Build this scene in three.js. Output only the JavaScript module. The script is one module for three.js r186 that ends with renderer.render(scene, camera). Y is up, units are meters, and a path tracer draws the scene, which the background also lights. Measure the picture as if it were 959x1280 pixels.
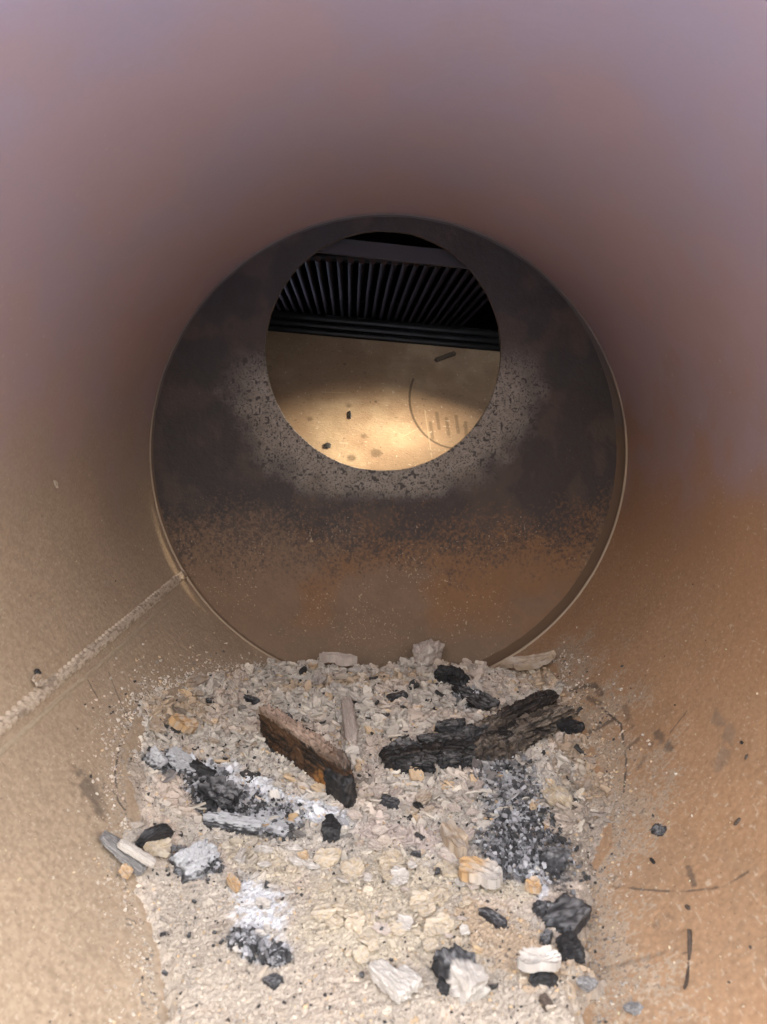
import * as THREE from 'three';
import { mergeGeometries, mergeVertices, toCreasedNormals } from 'three/addons/utils/BufferGeometryUtils.js';

// ---------------------------------------------------------------- camera, sky, sun, exposure
const scene = new THREE.Scene();
const camera = new THREE.PerspectiveCamera(69.4, 767 / 1024, 0.02, 200);
camera.rotation.order = 'YXZ';
camera.position.set(-0.0046, 0.0548, 0.784);
camera.rotation.set(-0.1393, -0.0017, -0.0007);
camera.focus = 0.66; camera.userData.fStop = 13;
camera.updateMatrixWorld(true);

const skyTex = (() => {
  const W = 128, H = 64, d = new Float32Array(W * H * 4);
  for (let j = 0; j < H; j++) {
    const el = (j + 0.5) / H * 2 - 1;                       // -1 .. 1 = nadir .. zenith
    const t = Math.pow(Math.max(0, el), 0.55);
    for (let i = 0; i < W; i++) {
      const o = (j * W + i) * 4;
      const az = (i + 0.5) / W * 2 * Math.PI - Math.PI, ce = Math.cos(Math.asin(el)), sd = (ce * Math.cos(az) * 0.82 + el * 0.57);   // haze brighter round the sun
      const glow = 0.75 * Math.exp(-2.6 * (1 - sd));
      d[o] = 1.52 - 1.12 * t + glow; d[o + 1] = 1.38 - 0.88 * t + glow * 0.93; d[o + 2] = 1.20 - 0.50 * t + glow * 0.82; d[o + 3] = 1;
    }
  }
  const t = new THREE.DataTexture(d, W, H, THREE.RGBAFormat, THREE.FloatType);
  t.mapping = THREE.EquirectangularReflectionMapping; t.magFilter = THREE.LinearFilter; t.needsUpdate = true;
  return t;
})();
scene.background = skyTex; scene.environment = skyTex;
scene.backgroundIntensity = 1; scene.environmentIntensity = 1;

const SUN = new THREE.Vector3(0.80, 0.56, 0.03).normalize();
const sun = new THREE.DirectionalLight(new THREE.Color(1.0, 0.82, 0.58), 4.2);
sun.position.copy(SUN).multiplyScalar(6); sun.target.position.set(0, 0, 0);
sun.castShadow = true; sun.shadow.radius = 30; sun.shadow.mapSize.set(2048, 2048);
Object.assign(sun.shadow.camera, { left: -1.6, right: 1.6, top: 1.6, bottom: -1.6, near: 0.5, far: 12 });
scene.add(sun, sun.target);

const renderer = new THREE.WebGLRenderer({ antialias: true });
renderer.setSize(767, 1024);
renderer.toneMapping = THREE.LinearToneMapping;
renderer.toneMappingExposure = 8.0;
renderer.shadowMap.enabled = true;

// ---------------------------------------------------------------- helpers
function rng(seed) { let a = seed >>> 0; return () => { a = (a + 0x6D2B79F5) >>> 0; let t = a; t = Math.imul(t ^ (t >>> 15), t | 1); t ^= t + Math.imul(t ^ (t >>> 7), t | 61); return ((t ^ (t >>> 14)) >>> 0) / 4294967296; }; }
const HT = new Float32Array(65536); { const r = rng(77); for (let i = 0; i < 65536; i++) HT[i] = r(); }
const h2 = (x, y) => HT[((x * 73 + y * 19349 + ((x * y) << 3)) ^ (x << 9) ^ (y << 4)) & 65535];
const h3 = (x, y, z) => HT[(Math.imul(x, 73856093) ^ Math.imul(y, 19349663) ^ Math.imul(z, 83492791)) >>> 7 & 65535];
function n2(x, y) {
  const xi = Math.floor(x), yi = Math.floor(y); let u = x - xi, v = y - yi; u = u * u * (3 - 2 * u); v = v * v * (3 - 2 * v);
  const a = h3(xi, yi, 11), b = h3(xi + 1, yi, 11), c = h3(xi, yi + 1, 11), d = h3(xi + 1, yi + 1, 11);
  return a + (b - a) * u + (c - a + (a - b - c + d) * u) * v;
}
function n3(x, y, z) {
  const xi = Math.floor(x), yi = Math.floor(y), zi = Math.floor(z); let u = x - xi, v = y - yi, w = z - zi;
  u = u * u * (3 - 2 * u); v = v * v * (3 - 2 * v); w = w * w * (3 - 2 * w);
  const L = (a, b, t) => a + (b - a) * t;
  return L(L(L(h3(xi, yi, zi), h3(xi + 1, yi, zi), u), L(h3(xi, yi + 1, zi), h3(xi + 1, yi + 1, zi), u), v),
    L(L(h3(xi, yi, zi + 1), h3(xi + 1, yi, zi + 1), u), L(h3(xi, yi + 1, zi + 1), h3(xi + 1, yi + 1, zi + 1), u), v), w);
}
const f2 = (x, y, o = 4) => { let s = 0, a = 0.5, t = 0; for (let i = 0; i < o; i++) { s += a * n2(x + i * 17.3, y - i * 9.1); t += a; a *= 0.5; x *= 2.03; y *= 2.03; } return s / t; };
const f3 = (x, y, z, o = 3) => { let s = 0, a = 0.5, t = 0; for (let i = 0; i < o; i++) { s += a * n3(x + i * 13.1, y + i * 7.7, z - i * 5.3); t += a; a *= 0.5; x *= 2.03; y *= 2.03; z *= 2.03; } return s / t; };
const sm = (a, b, x) => { const t = Math.min(1, Math.max(0, (x - a) / (b - a))); return t * t * (3 - 2 * t); };
const clamp = (x, a = 0, b = 1) => Math.min(b, Math.max(a, x));
const mix3 = (a, b, t) => [a[0] + (b[0] - a[0]) * t, a[1] + (b[1] - a[1]) * t, a[2] + (b[2] - a[2]) * t];
const V = (x, y, z) => new THREE.Vector3(x, y, z);
// distance from a point to a chain of segments
function chainDist(x, y, pts) { let m = 1e9; for (let i = 0; i + 1 < pts.length; i++) { const [ax, ay] = pts[i], [bx, by] = pts[i + 1], dx = bx - ax, dy = by - ay; const t = clamp(((x - ax) * dx + (y - ay) * dy) / (dx * dx + dy * dy)); m = Math.min(m, Math.hypot(x - ax - t * dx, y - ay - t * dy)); } return m; }

const used = {};
const numbered = (n) => { const k = used[n] = (used[n] ?? -1) + 1; return k ? n + '_' + String(k).padStart(3, '0') : n; };
function tag(o, label, category, group) { o.userData.label = label; o.userData.category = category; if (group) o.userData.group = group; return o; }
function shade(o) { o.castShadow = true; o.receiveShadow = true; return o; }
function mesh(name, geo, mat, parent) { const m = shade(new THREE.Mesh(geo, mat)); m.name = parent ? name : numbered(name); (parent || scene).add(m); return m; }
function group(name) { const g = new THREE.Group(); g.name = numbered(name); scene.add(g); return g; }

const lin2s = (c) => { c = clamp(c); return Math.round(255 * (c <= 0.0031308 ? c * 12.92 : 1.055 * Math.pow(c, 1 / 2.4) - 0.055)); };
const SRGB = new Uint8Array(4097); for (let i = 0; i <= 4096; i++) SRGB[i] = lin2s(i / 4096);
function colourMap(w, h, fn) {          // fn(u, v) -> linear [r, g, b]
  const d = new Uint8Array(w * h * 4);
  for (let j = 0; j < h; j++) for (let i = 0; i < w; i++) { const c = fn((i + 0.5) / w, (j + 0.5) / h), o = (j * w + i) * 4; for (let k = 0; k < 3; k++) d[o + k] = SRGB[Math.round(clamp(c[k]) * 4096)]; d[o + 3] = 255; }
  const t = new THREE.DataTexture(d, w, h); t.colorSpace = THREE.SRGBColorSpace; t.magFilter = THREE.LinearFilter; t.wrapS = t.wrapT = THREE.ClampToEdgeWrapping; t.needsUpdate = true; return t;
}
function greyMap(w, h, fn, repeat) {
  const d = new Uint8Array(w * h * 4);
  for (let j = 0; j < h; j++) for (let i = 0; i < w; i++) { const c = Math.round(255 * clamp(fn((i + 0.5) / w, (j + 0.5) / h))), o = (j * w + i) * 4; d[o] = d[o + 1] = d[o + 2] = c; d[o + 3] = 255; }
  const t = new THREE.DataTexture(d, w, h); t.magFilter = THREE.LinearFilter; t.wrapS = t.wrapT = repeat ? THREE.RepeatWrapping : THREE.ClampToEdgeWrapping; t.needsUpdate = true; return t;
}

// ---------------------------------------------------------------- the firebox: sizes, and where a line of sight meets it
const R = 0.25, L = 0.66, PT = 0.008;                        // inner radius, length, plate thickness
const HX = -0.0036, HY = 0.1114, HR = 0.1229;                // the round hole in the end plate
const EYE = camera.position.clone(), TAN = 640 / Math.tan(69.4 / 2 * Math.PI / 180);
const sight = (px, py) => V((px - 479.5) / TAN, -(py - 640) / TAN, -1).applyQuaternion(camera.quaternion).normalize();
const atZ = (px, py, z) => { const d = sight(px, py); return EYE.clone().addScaledVector(d, (z - EYE.z) / d.z); };
function atTube(px, py, lift = 0) {
  const d = sight(px, py), r = R - lift, A = d.x * d.x + d.y * d.y, B = 2 * (EYE.x * d.x + EYE.y * d.y), C = EYE.x ** 2 + EYE.y ** 2 - r * r;
  return EYE.clone().addScaledVector(d, (-B + Math.sqrt(B * B - 4 * A * C)) / (2 * A));
}
const tubeY = (x) => -Math.sqrt(Math.max(0.0004, R * R - x * x));

// ash surface: a rough level bed that climbs a little way up the curved floor
const bedBase = (x, z) => Math.max(-0.2065 + 0.012 * (f2(x * 14 + 3, z * 14 + 7, 3) - 0.5) - 0.010 * sm(0.16, 0.40, z), tubeY(x) + 0.003);
function atBed(px, py, surf = bedBase) {
  const d = sight(px, py); let t = 0.15; const p = V(0, 0, 0);
  for (let i = 0; i < 1600; i++, t += 0.0006) { p.copy(EYE).addScaledVector(d, t); if (p.y < surf(p.x, p.z) || p.z < 0.001) break; }
  return p;
}
const outlinePx = [[168, 872], [205, 855], [262, 838], [300, 828], [335, 822], [400, 818], [440, 826], [480, 828], [520, 818], [560, 826], [620, 826], [700, 820], [708, 850], [722, 872], [742, 905], [758, 950], [772, 1000], [775, 1050], [752, 1085], [738, 1130], [742, 1180], [752, 1240], [760, 1300], [770, 1420], [220, 1420], [205, 1300], [190, 1240], [184, 1180], [165, 1130], [146, 1080], [158, 1030], [150, 985], [150, 930]];
const outline = outlinePx.map(([x, y]) => { const p = atBed(x, y); return [p.x, p.z]; });
function inBed(x, z) {                                         // signed distance to the outline, positive inside
  let inside = false, m = 1e9;
  for (let i = 0, j = outline.length - 1; i < outline.length; j = i++) {
    const [ax, ay] = outline[i], [bx, by] = outline[j];
    if ((ay > z) !== (by > z) && x < (bx - ax) * (z - ay) / (by - ay) + ax) inside = !inside;
    const dx = bx - ax, dy = by - ay, t = clamp(((x - ax) * dx + (z - ay) * dy) / (dx * dx + dy * dy));
    m = Math.min(m, (x - ax - t * dx) ** 2 + (z - ay - t * dy) ** 2);
  }
  return (inside ? 1 : -1) * Math.sqrt(m);
}
// cells: nearest two feature points
function cells(x, y) {
  const xi = Math.floor(x), yi = Math.floor(y); let a = 9, b = 9, id = 0, ox = 0, oy = 0;
  for (let j = -1; j < 2; j++) for (let i = -1; i < 2; i++) {
    const cx = xi + i, cy = yi + j, dx = cx + h3(cx, cy, 1) - x, dy = cy + h3(cx, cy, 2) - y, d = dx * dx + dy * dy;
    if (d < a) { b = a; a = d; id = h3(cx, cy, 3); ox = dx; oy = dy; } else if (d < b) b = d;
  }
  return { a: Math.sqrt(a), b: Math.sqrt(b), id, ox, oy };
}
function ashY(x, z) {
  const w = f2(x * 90, z * 90, 2) - 0.5, c = cells(x * 110 + w * 1.2, z * 110 + w), c2 = cells(x * 330 + w * 2, z * 330 - w * 2);
  const tilt = (c.id - 0.5) * c.ox * 0.0075 + (h3(Math.floor(c.id * 999), 5, 5) - 0.5) * c.oy * 0.0075;
  const near = sm(0.40, 0.22, z);                              // the nearest ash is a finer dust
  return bedBase(x, z) + (tilt + c.id * 0.005 - 0.0025 + (sm(0, 0.25, c.b - c.a) - 1) * 0.0025) * (0.05 + 0.95 * near) + ((c2.id - 0.5) * 0.0016 + (sm(0, 0.3, c2.b - c2.a) - 1) * 0.0008) * (0.35 + 0.65 * near) + 0.0013 * (h3(Math.round(x * 1250), Math.round(z * 1250), 9) - 0.5);
}
function ashTop(x, z) {
  const e = inBed(x, z) + 0.020 * (f2(x * 55 + 40, z * 55, 2) - 0.5) + 0.010 * (f2(x * 180 + 40, z * 180, 3) - 0.5), k = sm(-0.004, 0.014, e);
  return (tubeY(x) - 0.003) * (1 - k) + ashY(x, z) * k;
}

// ---------------------------------------------------------------- colours of the ash, read where each patch lies
const pxBed = (x, y) => { const p = atBed(x, y); return [p.x, p.z]; };
const patch = (a, b, half, kind, soft = 0.35) => ({ p: [pxBed(...a), pxBed(...b)], half, kind, soft });
const patches = [
  patch([245, 965], [275, 1005], 0.016, 'char'), patch([275, 1000], [355, 1030], 0.017, 'char'), patch([195, 955], [240, 962], 0.008, 'grey'),
  patch([255, 965], [330, 985], 0.009, 'white'), patch([310, 985], [420, 1025], 0.011, 'white'), patch([225, 950], [290, 960], 0.008, 'white'),
  patch([632, 960], [650, 1030], 0.021, 'grey'), patch([650, 1030], [685, 1085], 0.021, 'char'), patch([620, 1050], [650, 1090], 0.013, 'grey'),
  patch([650, 1060], [665, 1110], 0.009, 'white'), patch([325, 1110], [335, 1150], 0.013, 'white'), patch([320, 1160], [345, 1190], 0.008, 'white'), patch([300, 1175], [315, 1190], 0.006, 'grey'), patch([340, 1195], [350, 1200], 0.005, 'grey'),
  patch([235, 1080], [260, 1085], 0.009, 'grey'), patch([575, 865], [605, 885], 0.010, 'grey'), patch([470, 1040], [560, 1050], 0.012, 'pink'),
  patch([430, 1110], [560, 1170], 0.022, 'cream'), patch([400, 1160], [470, 1190], 0.016, 'cream'), patch([480, 1080], [540, 1110], 0.014, 'cream'), patch([580, 1100], [650, 1115], 0.008, 'cream'),
  patch([300, 1060], [350, 1095], 0.012, 'cream'), patch([200, 890], [250, 880], 0.012, 'tan'), patch([660, 840], [690, 850], 0.013, 'tan'), patch([740, 985], [745, 1070], 0.026, 'dust'), patch([728, 880], [762, 965], 0.022, 'brown'), patch([742, 1090], [755, 1240], 0.010, 'dust'), patch([158, 930], [165, 1010], 0.008, 'dust'),
  patch([590, 1150], [680, 1200], 0.016, 'tan'), patch([690, 985], [712, 1000], 0.008, 'pale'), patch([355, 860], [520, 845], 0.012, 'tan'),
];
const KIND = { char: [0.030, 0.031, 0.034], grey: [0.17, 0.17, 0.175], white: [0.68, 0.69, 0.71], pink: [0.50, 0.42, 0.37], cream: [0.52, 0.45, 0.345], tan: [0.46, 0.35, 0.24], dust: [0.30, 0.25, 0.20], brown: [0.36, 0.27, 0.185], pale: [0.66, 0.60, 0.50] };
function ashColour(x, z, jitter) {
  const g = f2(x * 60, z * 60, 3), k = f2(x * 240 + 9, z * 240, 3), near = sm(0.33, 0.47, z);
  let c = mix3([0.57, 0.52, 0.455], [0.44, 0.395, 0.335], g);
  c = mix3(c, [0.58, 0.46, 0.37], 0.55 * sm(0.45, 0.7, f2(x * 35 + 50, z * 35, 3)));
  c = mix3(c, [0.41, 0.345, 0.27], 0.75 * near);
  for (const p of patches) {
    const d = chainDist(x, z, p.p) / p.half + 1.5 * (k - 0.5) + 0.9 * (g - 0.5) + 0.45 * (jitter - 0.5);
    const w = 1 - sm(1 - p.soft, 1 + p.soft, d);
    if (w > 0) { let q = KIND[p.kind]; if (p.kind === 'char' || p.kind === 'grey') { const s = n2(x * 900, z * 900); q = mix3(q, [0.50, 0.50, 0.50], sm(0.62, 0.8, s) * (p.kind === 'grey' ? 0.9 : 0.5)); if (p.kind === 'grey') q = mix3(q, [0.05, 0.05, 0.055], sm(0.38, 0.2, s)); } c = mix3(c, q, w * 0.92); }
  }
  const s = n2(x * 700 + 31, z * 700 + 5), t = 0.70 + 0.36 * f2(x * 420, z * 420, 2) + 0.24 * h3(Math.round(x * 1250), Math.round(z * 1250), 21);
  c = [c[0] * t, c[1] * t, c[2] * t];
  if (s > 0.86) c = mix3(c, [0.07, 0.065, 0.06], 0.7 * sm(0.86, 0.93, s));
  return c;
}

// ---------------------------------------------------------------- steel: maps of the barrel, the end plate and the plate behind
// u covers the angle round the barrel, the lower part with more texels than the ceiling
const warp = (s) => { const a = Math.abs(s); return 0.5 + 0.5 * Math.sign(s) * (a <= 0.6 ? 0.8 * a / 0.6 : 0.8 + 0.2 * (a - 0.6) / 0.4); };
const unwarp = (u) => { const q = (u - 0.5) * 2, a = Math.abs(q); return Math.sign(q) * (a <= 0.8 ? a * 0.6 / 0.8 : 0.6 + (a - 0.8) * 0.4 / 0.2); };
const onTube = (px, py) => { const p = atTube(px, py); return [R * Math.atan2(p.x, -p.y), p.z]; };   // (arc from the bottom line, z)
const chainT = (pts) => pts.map((p) => onTube(...p));
// smears, scratches and stains that the photograph shows on the lower wall: [points, half width, darkness, softness]
const smears = [
  [[[715, 862], [742, 856], [752, 868]], 0.0040, 0.6], [[[735, 872], [750, 880]], 0.003, 0.5], [[[738, 915], [765, 900]], 0.0042, 0.55], [[[752, 885], [776, 905], [783, 950], [780, 990]], 0.0012, 0.8],
  [[[150, 930], [144, 965], [147, 1000], [165, 1025]], 0.0010, 0.75], [[[136, 840], [152, 880], [158, 890]], 0.0008, 0.5], [[[820, 915], [838, 935]], 0.0042, 0.5], [[[785, 935], [800, 922]], 0.003, 0.4], [[[798, 960], [815, 930]], 0.003, 0.3],
  [[[895, 895], [912, 920], [900, 955]], 0.007, 0.32], [[[838, 915], [858, 890]], 0.0010, 0.5], [[[785, 1110], [850, 1115], [905, 1108], [935, 1090]], 0.0009, 0.55], [[[840, 1195], [872, 1187]], 0.0010, 0.5], [[[752, 1212], [800, 1200], [860, 1180]], 0.002, 0.3],
  [[[98, 970], [112, 985], [118, 1010]], 0.010, 0.45], [[[822, 1155], [835, 1150]], 0.004, 0.3], [[[860, 1085], [868, 1105]], 0.0025, 0.5], [[[770, 1098], [772, 1108]], 0.003, 0.55], [[[780, 880], [790, 910]], 0.004, 0.35], [[[110, 850], [122, 872]], 0.0008, 0.6],
].map(([pts, w, k]) => ({ pts: chainT(pts), w, k: Math.min(0.95, k * 1.3) }));
const greySmear = chainT([[895, 895], [912, 920], [900, 955]]);
const BW = 2048, BH = 2048;
function barrelColour(u, v) {
  const s = unwarp(u), a = R * Math.PI * s, z = v * L, up = Math.abs(s);          // up: 0 bottom, 1 crown
  const big = f2(a * 9 + 5, z * 9, 4), med = f2(a * 45, z * 45, 4), fine = f2(a * 700, z * 560 + 3, 2), grit = n2(a * 800, z * 800);
  const w = up + 0.22 * (big - 0.5) + 0.10 * (med - 0.5);
  const dusty = 1 - sm(0.38, 0.66, w - (a < 0 ? 0.02 : -0.05));                                            // settled ash dust: lower walls only, with a grain
  let steel = mix3([0.255, 0.178, 0.118], [0.300, 0.155, 0.075], sm(0.02, 0.10, a - 0.11 + 0.12 * (med - 0.5)) * (1 - sm(0.55, 0.70, w)));   // rust on the right
  const tint = 0.5 * big + 0.5 * f2(a * 18 + 60, z * 14, 4);
  steel = mix3(steel, mix3([0.362, 0.240, 0.215], [0.330, 0.240, 0.240], sm(0.30, 0.70, tint + 0.25 * (med - 0.5))), sm(0.42, 0.66, w));                   // upper steel paler, in faint violet and brown patches
  let c = mix3(steel, a < 0 ? [0.425, 0.330, 0.232] : [0.405, 0.258, 0.150], dusty * (0.62 + 0.28 * sm(0.3, 0.7, fine)));
  // ash dust fallen beside the bed, in grains that thin out with the distance
  if (up < 0.45 && z < 0.55) { const d = -inBed(R * Math.sin(a / R), z); if (d > -0.004 && d < 0.05) { const gr = n2(a * 780 + 5, z * 780), cl = f2(a * 50 + 8, z * 50, 3); const th = 0.28 + d * (a < 0 ? 34 : 16) - 1.1 * (cl - 0.45); if (gr > th) c = mix3(c, gr > th + 0.5 && gr > 0.8 ? [0.16, 0.14, 0.12] : [0.42, 0.335, 0.245], 0.8 * sm(th, th + 0.1, gr)); } }
  const t = 1 + (0.18 * (med - 0.5) + 0.14 * (fine - 0.5)) * (0.25 + 0.75 * dusty); c = [c[0] * t, c[1] * t, c[2] * t];
  // pale flecks of ash stuck to the wall
  const fw = f2(a * 30 + 9, z * 30, 2), fl = n2(a * 1000 + 3.3 * n2(z * 90, a * 90), z * 420), dens = 0.835 + 0.14 * sm(0.30, 0.75, w) - 0.10 * (fw - 0.5);
  if (fl > dens) c = mix3(c, [0.54, 0.45, 0.34], 0.6 * sm(dens, dens + 0.06, fl) * (1 - sm(0.62, 0.8, w)));
  if (grit > 0.93) c = mix3(c, [0.12, 0.085, 0.06], 0.5 * dusty); 
  for (const m of smears) {
    const d = chainDist(a, z, m.pts); if (d > m.w * 2.5) continue;
    const k = (1 - sm(m.w * 0.35, m.w * 1.3, d * (0.7 + 0.9 * fine))) * m.k * sm(0.2, 0.5, f2(a * 160, z * 160, 2)); c = mix3(c, m.pts[0][0] === greySmear[0][0] && m.pts[0][1] === greySmear[0][1] ? [0.17, 0.15, 0.125] : [0.075, 0.062, 0.052], k);
  }
  return c;
}
const barrelMap = colourMap(BW, BH, barrelColour);
const barrelBump = greyMap(1024, 1024, (u, v) => { const a = R * Math.PI * unwarp(u), z = v * L; const low = 1 - sm(0.30, 0.55, Math.abs(unwarp(u)) + 0.1 * (f2(a * 12, z * 12, 2) - 0.5)); return 0.5 + (0.6 * (f2(a * 300, z * 260, 3) - 0.5) + 0.4 * (n2(a * 500, z * 300) - 0.5)) * (0.22 + 0.78 * low) + 0.35 * (f2(a * 20, z * 20, 2) - 0.5); });

const PSIZE = 2 * R + 0.02;
function plateColour(u, v) {
  const x = (u - 0.5) * PSIZE, y = (v - 0.5) * PSIZE, big = f2(x * 12 + 20, y * 12, 4), med = f2(x * 55, y * 55 + 4, 4), fine = f2(x * 380, y * 380, 2);
  let c = mix3([0.205, 0.130, 0.080], [0.235, 0.122, 0.054], sm(0.42, 0.66, big + 0.9 * (x - 0.02)) * sm(-0.22, -0.14, y) );
  c = mix3(c, [0.25, 0.185, 0.128], (1 - sm(-0.235, -0.165, y + 0.05 * (med - 0.5))) * 0.5);
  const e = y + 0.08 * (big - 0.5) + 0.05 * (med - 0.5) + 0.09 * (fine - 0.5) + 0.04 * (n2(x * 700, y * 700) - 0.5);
  c = mix3(c, mix3([0.026, 0.026, 0.030], [0.056, 0.045, 0.040], sm(0.48, 0.72, f2(x * 40 + 7, y * 30, 4))), 0.9 * sm(-0.135, -0.028, e));                // some soot, and shade of the upper plate put into the colour
  const d = Math.hypot(x - HX, y - HY) - HR, ang = Math.atan2(y - HY, x - HX);
  const lowSide = sm(0.06, -0.34, Math.sin(ang) + 0.35 * (big - 0.5));
  const ring = (1 - sm(0.010, 0.056, d + 0.040 * (med - 0.5) + 0.01 * (fine - 0.5) - 0.006 * Math.abs(Math.cos(ang)))) * lowSide * sm(-0.047, -0.032, y + 0.012 * (med - 0.5) + 0.01 * (fine - 0.5));
  const spot = n2(x * 900 + 8, y * 900), spot2 = n2(x * 330 + 3, y * 330);
  let grey = mix3([0.24, 0.21, 0.175], [0.38, 0.34, 0.29], fine);
  grey = mix3(grey, [0.035, 0.032, 0.03], Math.max(sm(0.60, 0.85, spot) * 0.85, sm(0.80, 0.86, spot2)) * 0.9);
  c = mix3(c, grey, ring * 0.92);
  const t = 0.82 + 0.24 * med + 0.14 * fine; c = [c[0] * t, c[1] * t, c[2] * t];
  const clump = f2(x * 26 + 3, y * 26, 3), fl = n2(x * 800 + 2 * n2(y * 80, x * 80), y * 640), dens = 0.955 - 0.30 * (clump - 0.36) + 0.12 * sm(-0.10, -0.02, y);
  if (fl > dens) c = mix3(c, [0.46, 0.36, 0.24], 0.75 * sm(dens, dens + 0.05, fl));
  return c;
}
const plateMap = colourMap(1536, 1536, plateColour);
const fineBump = greyMap(512, 512, (u, v) => { let s = 0; for (const [f, a] of [[16, 0.4], [32, 0.3], [64, 0.3]]) { const x = u * f, y = v * f, xi = Math.floor(x), yi = Math.floor(y); let p = x - xi, q = y - yi; p = p * p * (3 - 2 * p); q = q * q * (3 - 2 * q); const H = (i, j) => h3(i % f, j % f, f), A = H(xi, yi), B = H(xi + 1, yi), C = H(xi, yi + 1), D = H(xi + 1, yi + 1); s += a * (A + (B - A) * p + (C - A + (A - B - C + D) * p) * q); } return s; }, true);
const bumpRep = (n) => { const t = fineBump.clone(); t.repeat.set(n, n); t.needsUpdate = true; return t; };

const M = {
  barrel: new THREE.MeshStandardMaterial({ map: barrelMap, bumpMap: barrelBump, bumpScale: 0.0008, roughness: 0.52, metalness: 0.0 }),
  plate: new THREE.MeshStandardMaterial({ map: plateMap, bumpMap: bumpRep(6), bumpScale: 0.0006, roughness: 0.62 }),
  soot: new THREE.MeshStandardMaterial({ color: new THREE.Color().setRGB(0.028, 0.027, 0.029), roughness: 0.7 }),
  blackSteel: new THREE.MeshStandardMaterial({ color: new THREE.Color().setRGB(0.020, 0.022, 0.026), roughness: 0.32, metalness: 0.35 }),
  dullBar: new THREE.MeshStandardMaterial({ color: new THREE.Color().setRGB(0.055, 0.047, 0.052), roughness: 0.55 }),
  grate: new THREE.MeshStandardMaterial({ color: new THREE.Color().setRGB(0.050, 0.025, 0.021), roughness: 0.85 }),
  edge: new THREE.MeshStandardMaterial({ color: new THREE.Color().setRGB(0.16, 0.125, 0.095), roughness: 0.5, metalness: 0.2 }),
  painted: new THREE.MeshStandardMaterial({ color: new THREE.Color().setRGB(0.03, 0.03, 0.03), roughness: 0.6 }),
  tinted: new THREE.MeshStandardMaterial({ vertexColors: true, roughness: 0.9 }),
  charred: new THREE.MeshStandardMaterial({ vertexColors: true, roughness: 0.62, envMapIntensity: 1 }),
};

// ---------------------------------------------------------------- ground outside
const groundMap = colourMap(512, 512, (u, v) => { const t = 0.8 + 0.4 * f2(u * 60, v * 60, 4); return [0.41 * t, 0.58 * t, 0.96 * t]; });  // unseen ground, its strong blue chosen to bounce cool light onto the ceiling
groundMap.wrapS = groundMap.wrapT = THREE.RepeatWrapping; groundMap.repeat.set(40, 40);
{
  const g = mesh('ground', new THREE.PlaneGeometry(160, 160), new THREE.MeshStandardMaterial({ map: groundMap, roughness: 0.95 }));
  g.rotation.x = -Math.PI / 2; g.position.y = -0.72; g.userData.kind = 'structure';
  // unseen dark boards, added to cut low light on the end plate
  const blocker = group('board_blocker'); tag(blocker, 'low dark boards added out of view to shade the end plate', 'blocker');
  const fm = new THREE.MeshStandardMaterial({ color: new THREE.Color().setRGB(0.045, 0.04, 0.036), roughness: 0.85 }), bg = new THREE.BoxGeometry(0.145, 1.06, 0.02);
  for (let i = 0; i < 40; i++) { const b = mesh('board', bg, fm, blocker); b.position.set((i - 19.5) * 0.149, -0.19, 1.80 + 0.004 * (i % 3)); }
}

const TL = atZ(300, 410.5, -0.19), TR = atZ(668, 443.5, -0.19), along = TR.clone().sub(TL), DW = along.length(); along.normalize();
const down = V(0, -0.70, 0.714).normalize(), DH = 0.225;
down.addScaledVector(along, -down.dot(along)).normalize();
const dn = V(0, 0, 0).crossVectors(down, along).normalize(); if (dn.y < 0) dn.negate();
const onSlope = (px, py) => { const d = sight(px, py), t = dn.dot(TL.clone().sub(EYE)) / dn.dot(d); return EYE.clone().addScaledVector(d, t); };
const onSlopeAt = onSlope;
// ---------------------------------------------------------------- the smoker: firebox barrel, end plate, seams, cook chamber
const smoker = group('steel_smoker');
tag(smoker, 'rust brown cylindrical steel firebox with a round hole in its end plate', 'firebox');
{
  const nA = 200, nZ = 60, pos = [], uv = [], idx = [], col = 2;
  for (let i = 0; i <= nA; i++) { const s = -1 + 2 * i / nA, a = s * Math.PI; for (let j = 0; j <= nZ; j++) { const z = L * j / nZ; pos.push(R * Math.sin(a), -R * Math.cos(a), z); uv.push(warp(s), z / L); } }
  for (let i = 0; i < nA; i++) for (let j = 0; j < nZ; j++) { const p = i * (nZ + 1) + j, q = p + nZ + 1; idx.push(p, p + 1, q, q, p + 1, q + 1); }
  const n0 = pos.length / 3, Ro = R + PT;                      // outside and the rim of the mouth
  for (let i = 0; i <= nA; i++) { const a = (-1 + 2 * i / nA) * Math.PI; for (const [r, z] of [[R, L], [Ro, L], [Ro, -PT]]) { pos.push(r * Math.sin(a), -r * Math.cos(a), z); uv.push(0.999, 0.98); } }
  for (let i = 0; i < nA; i++) { const p = n0 + i * 3, q = p + 3; idx.push(p, p + 1, q, q, p + 1, q + 1, p + 1, p + 2, q + 1, q + 1, p + 2, q + 2); }
  const g = new THREE.BufferGeometry(); g.setAttribute('position', new THREE.Float32BufferAttribute(pos, 3)); g.setAttribute('uv', new THREE.Float32BufferAttribute(uv, 2)); g.setIndex(idx); g.computeVertexNormals();
  { // smooth across the crown seam
    const n = g.attributes.normal; for (let i = 0; i <= nA; i++) { const a = (-1 + 2 * i / nA) * Math.PI; for (let j = 0; j <= nZ; j++) n.setXYZ(i * (nZ + 1) + j, -Math.sin(a), Math.cos(a), 0); }
  }
  mesh('barrel', g, M.barrel, smoker);
}
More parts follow.
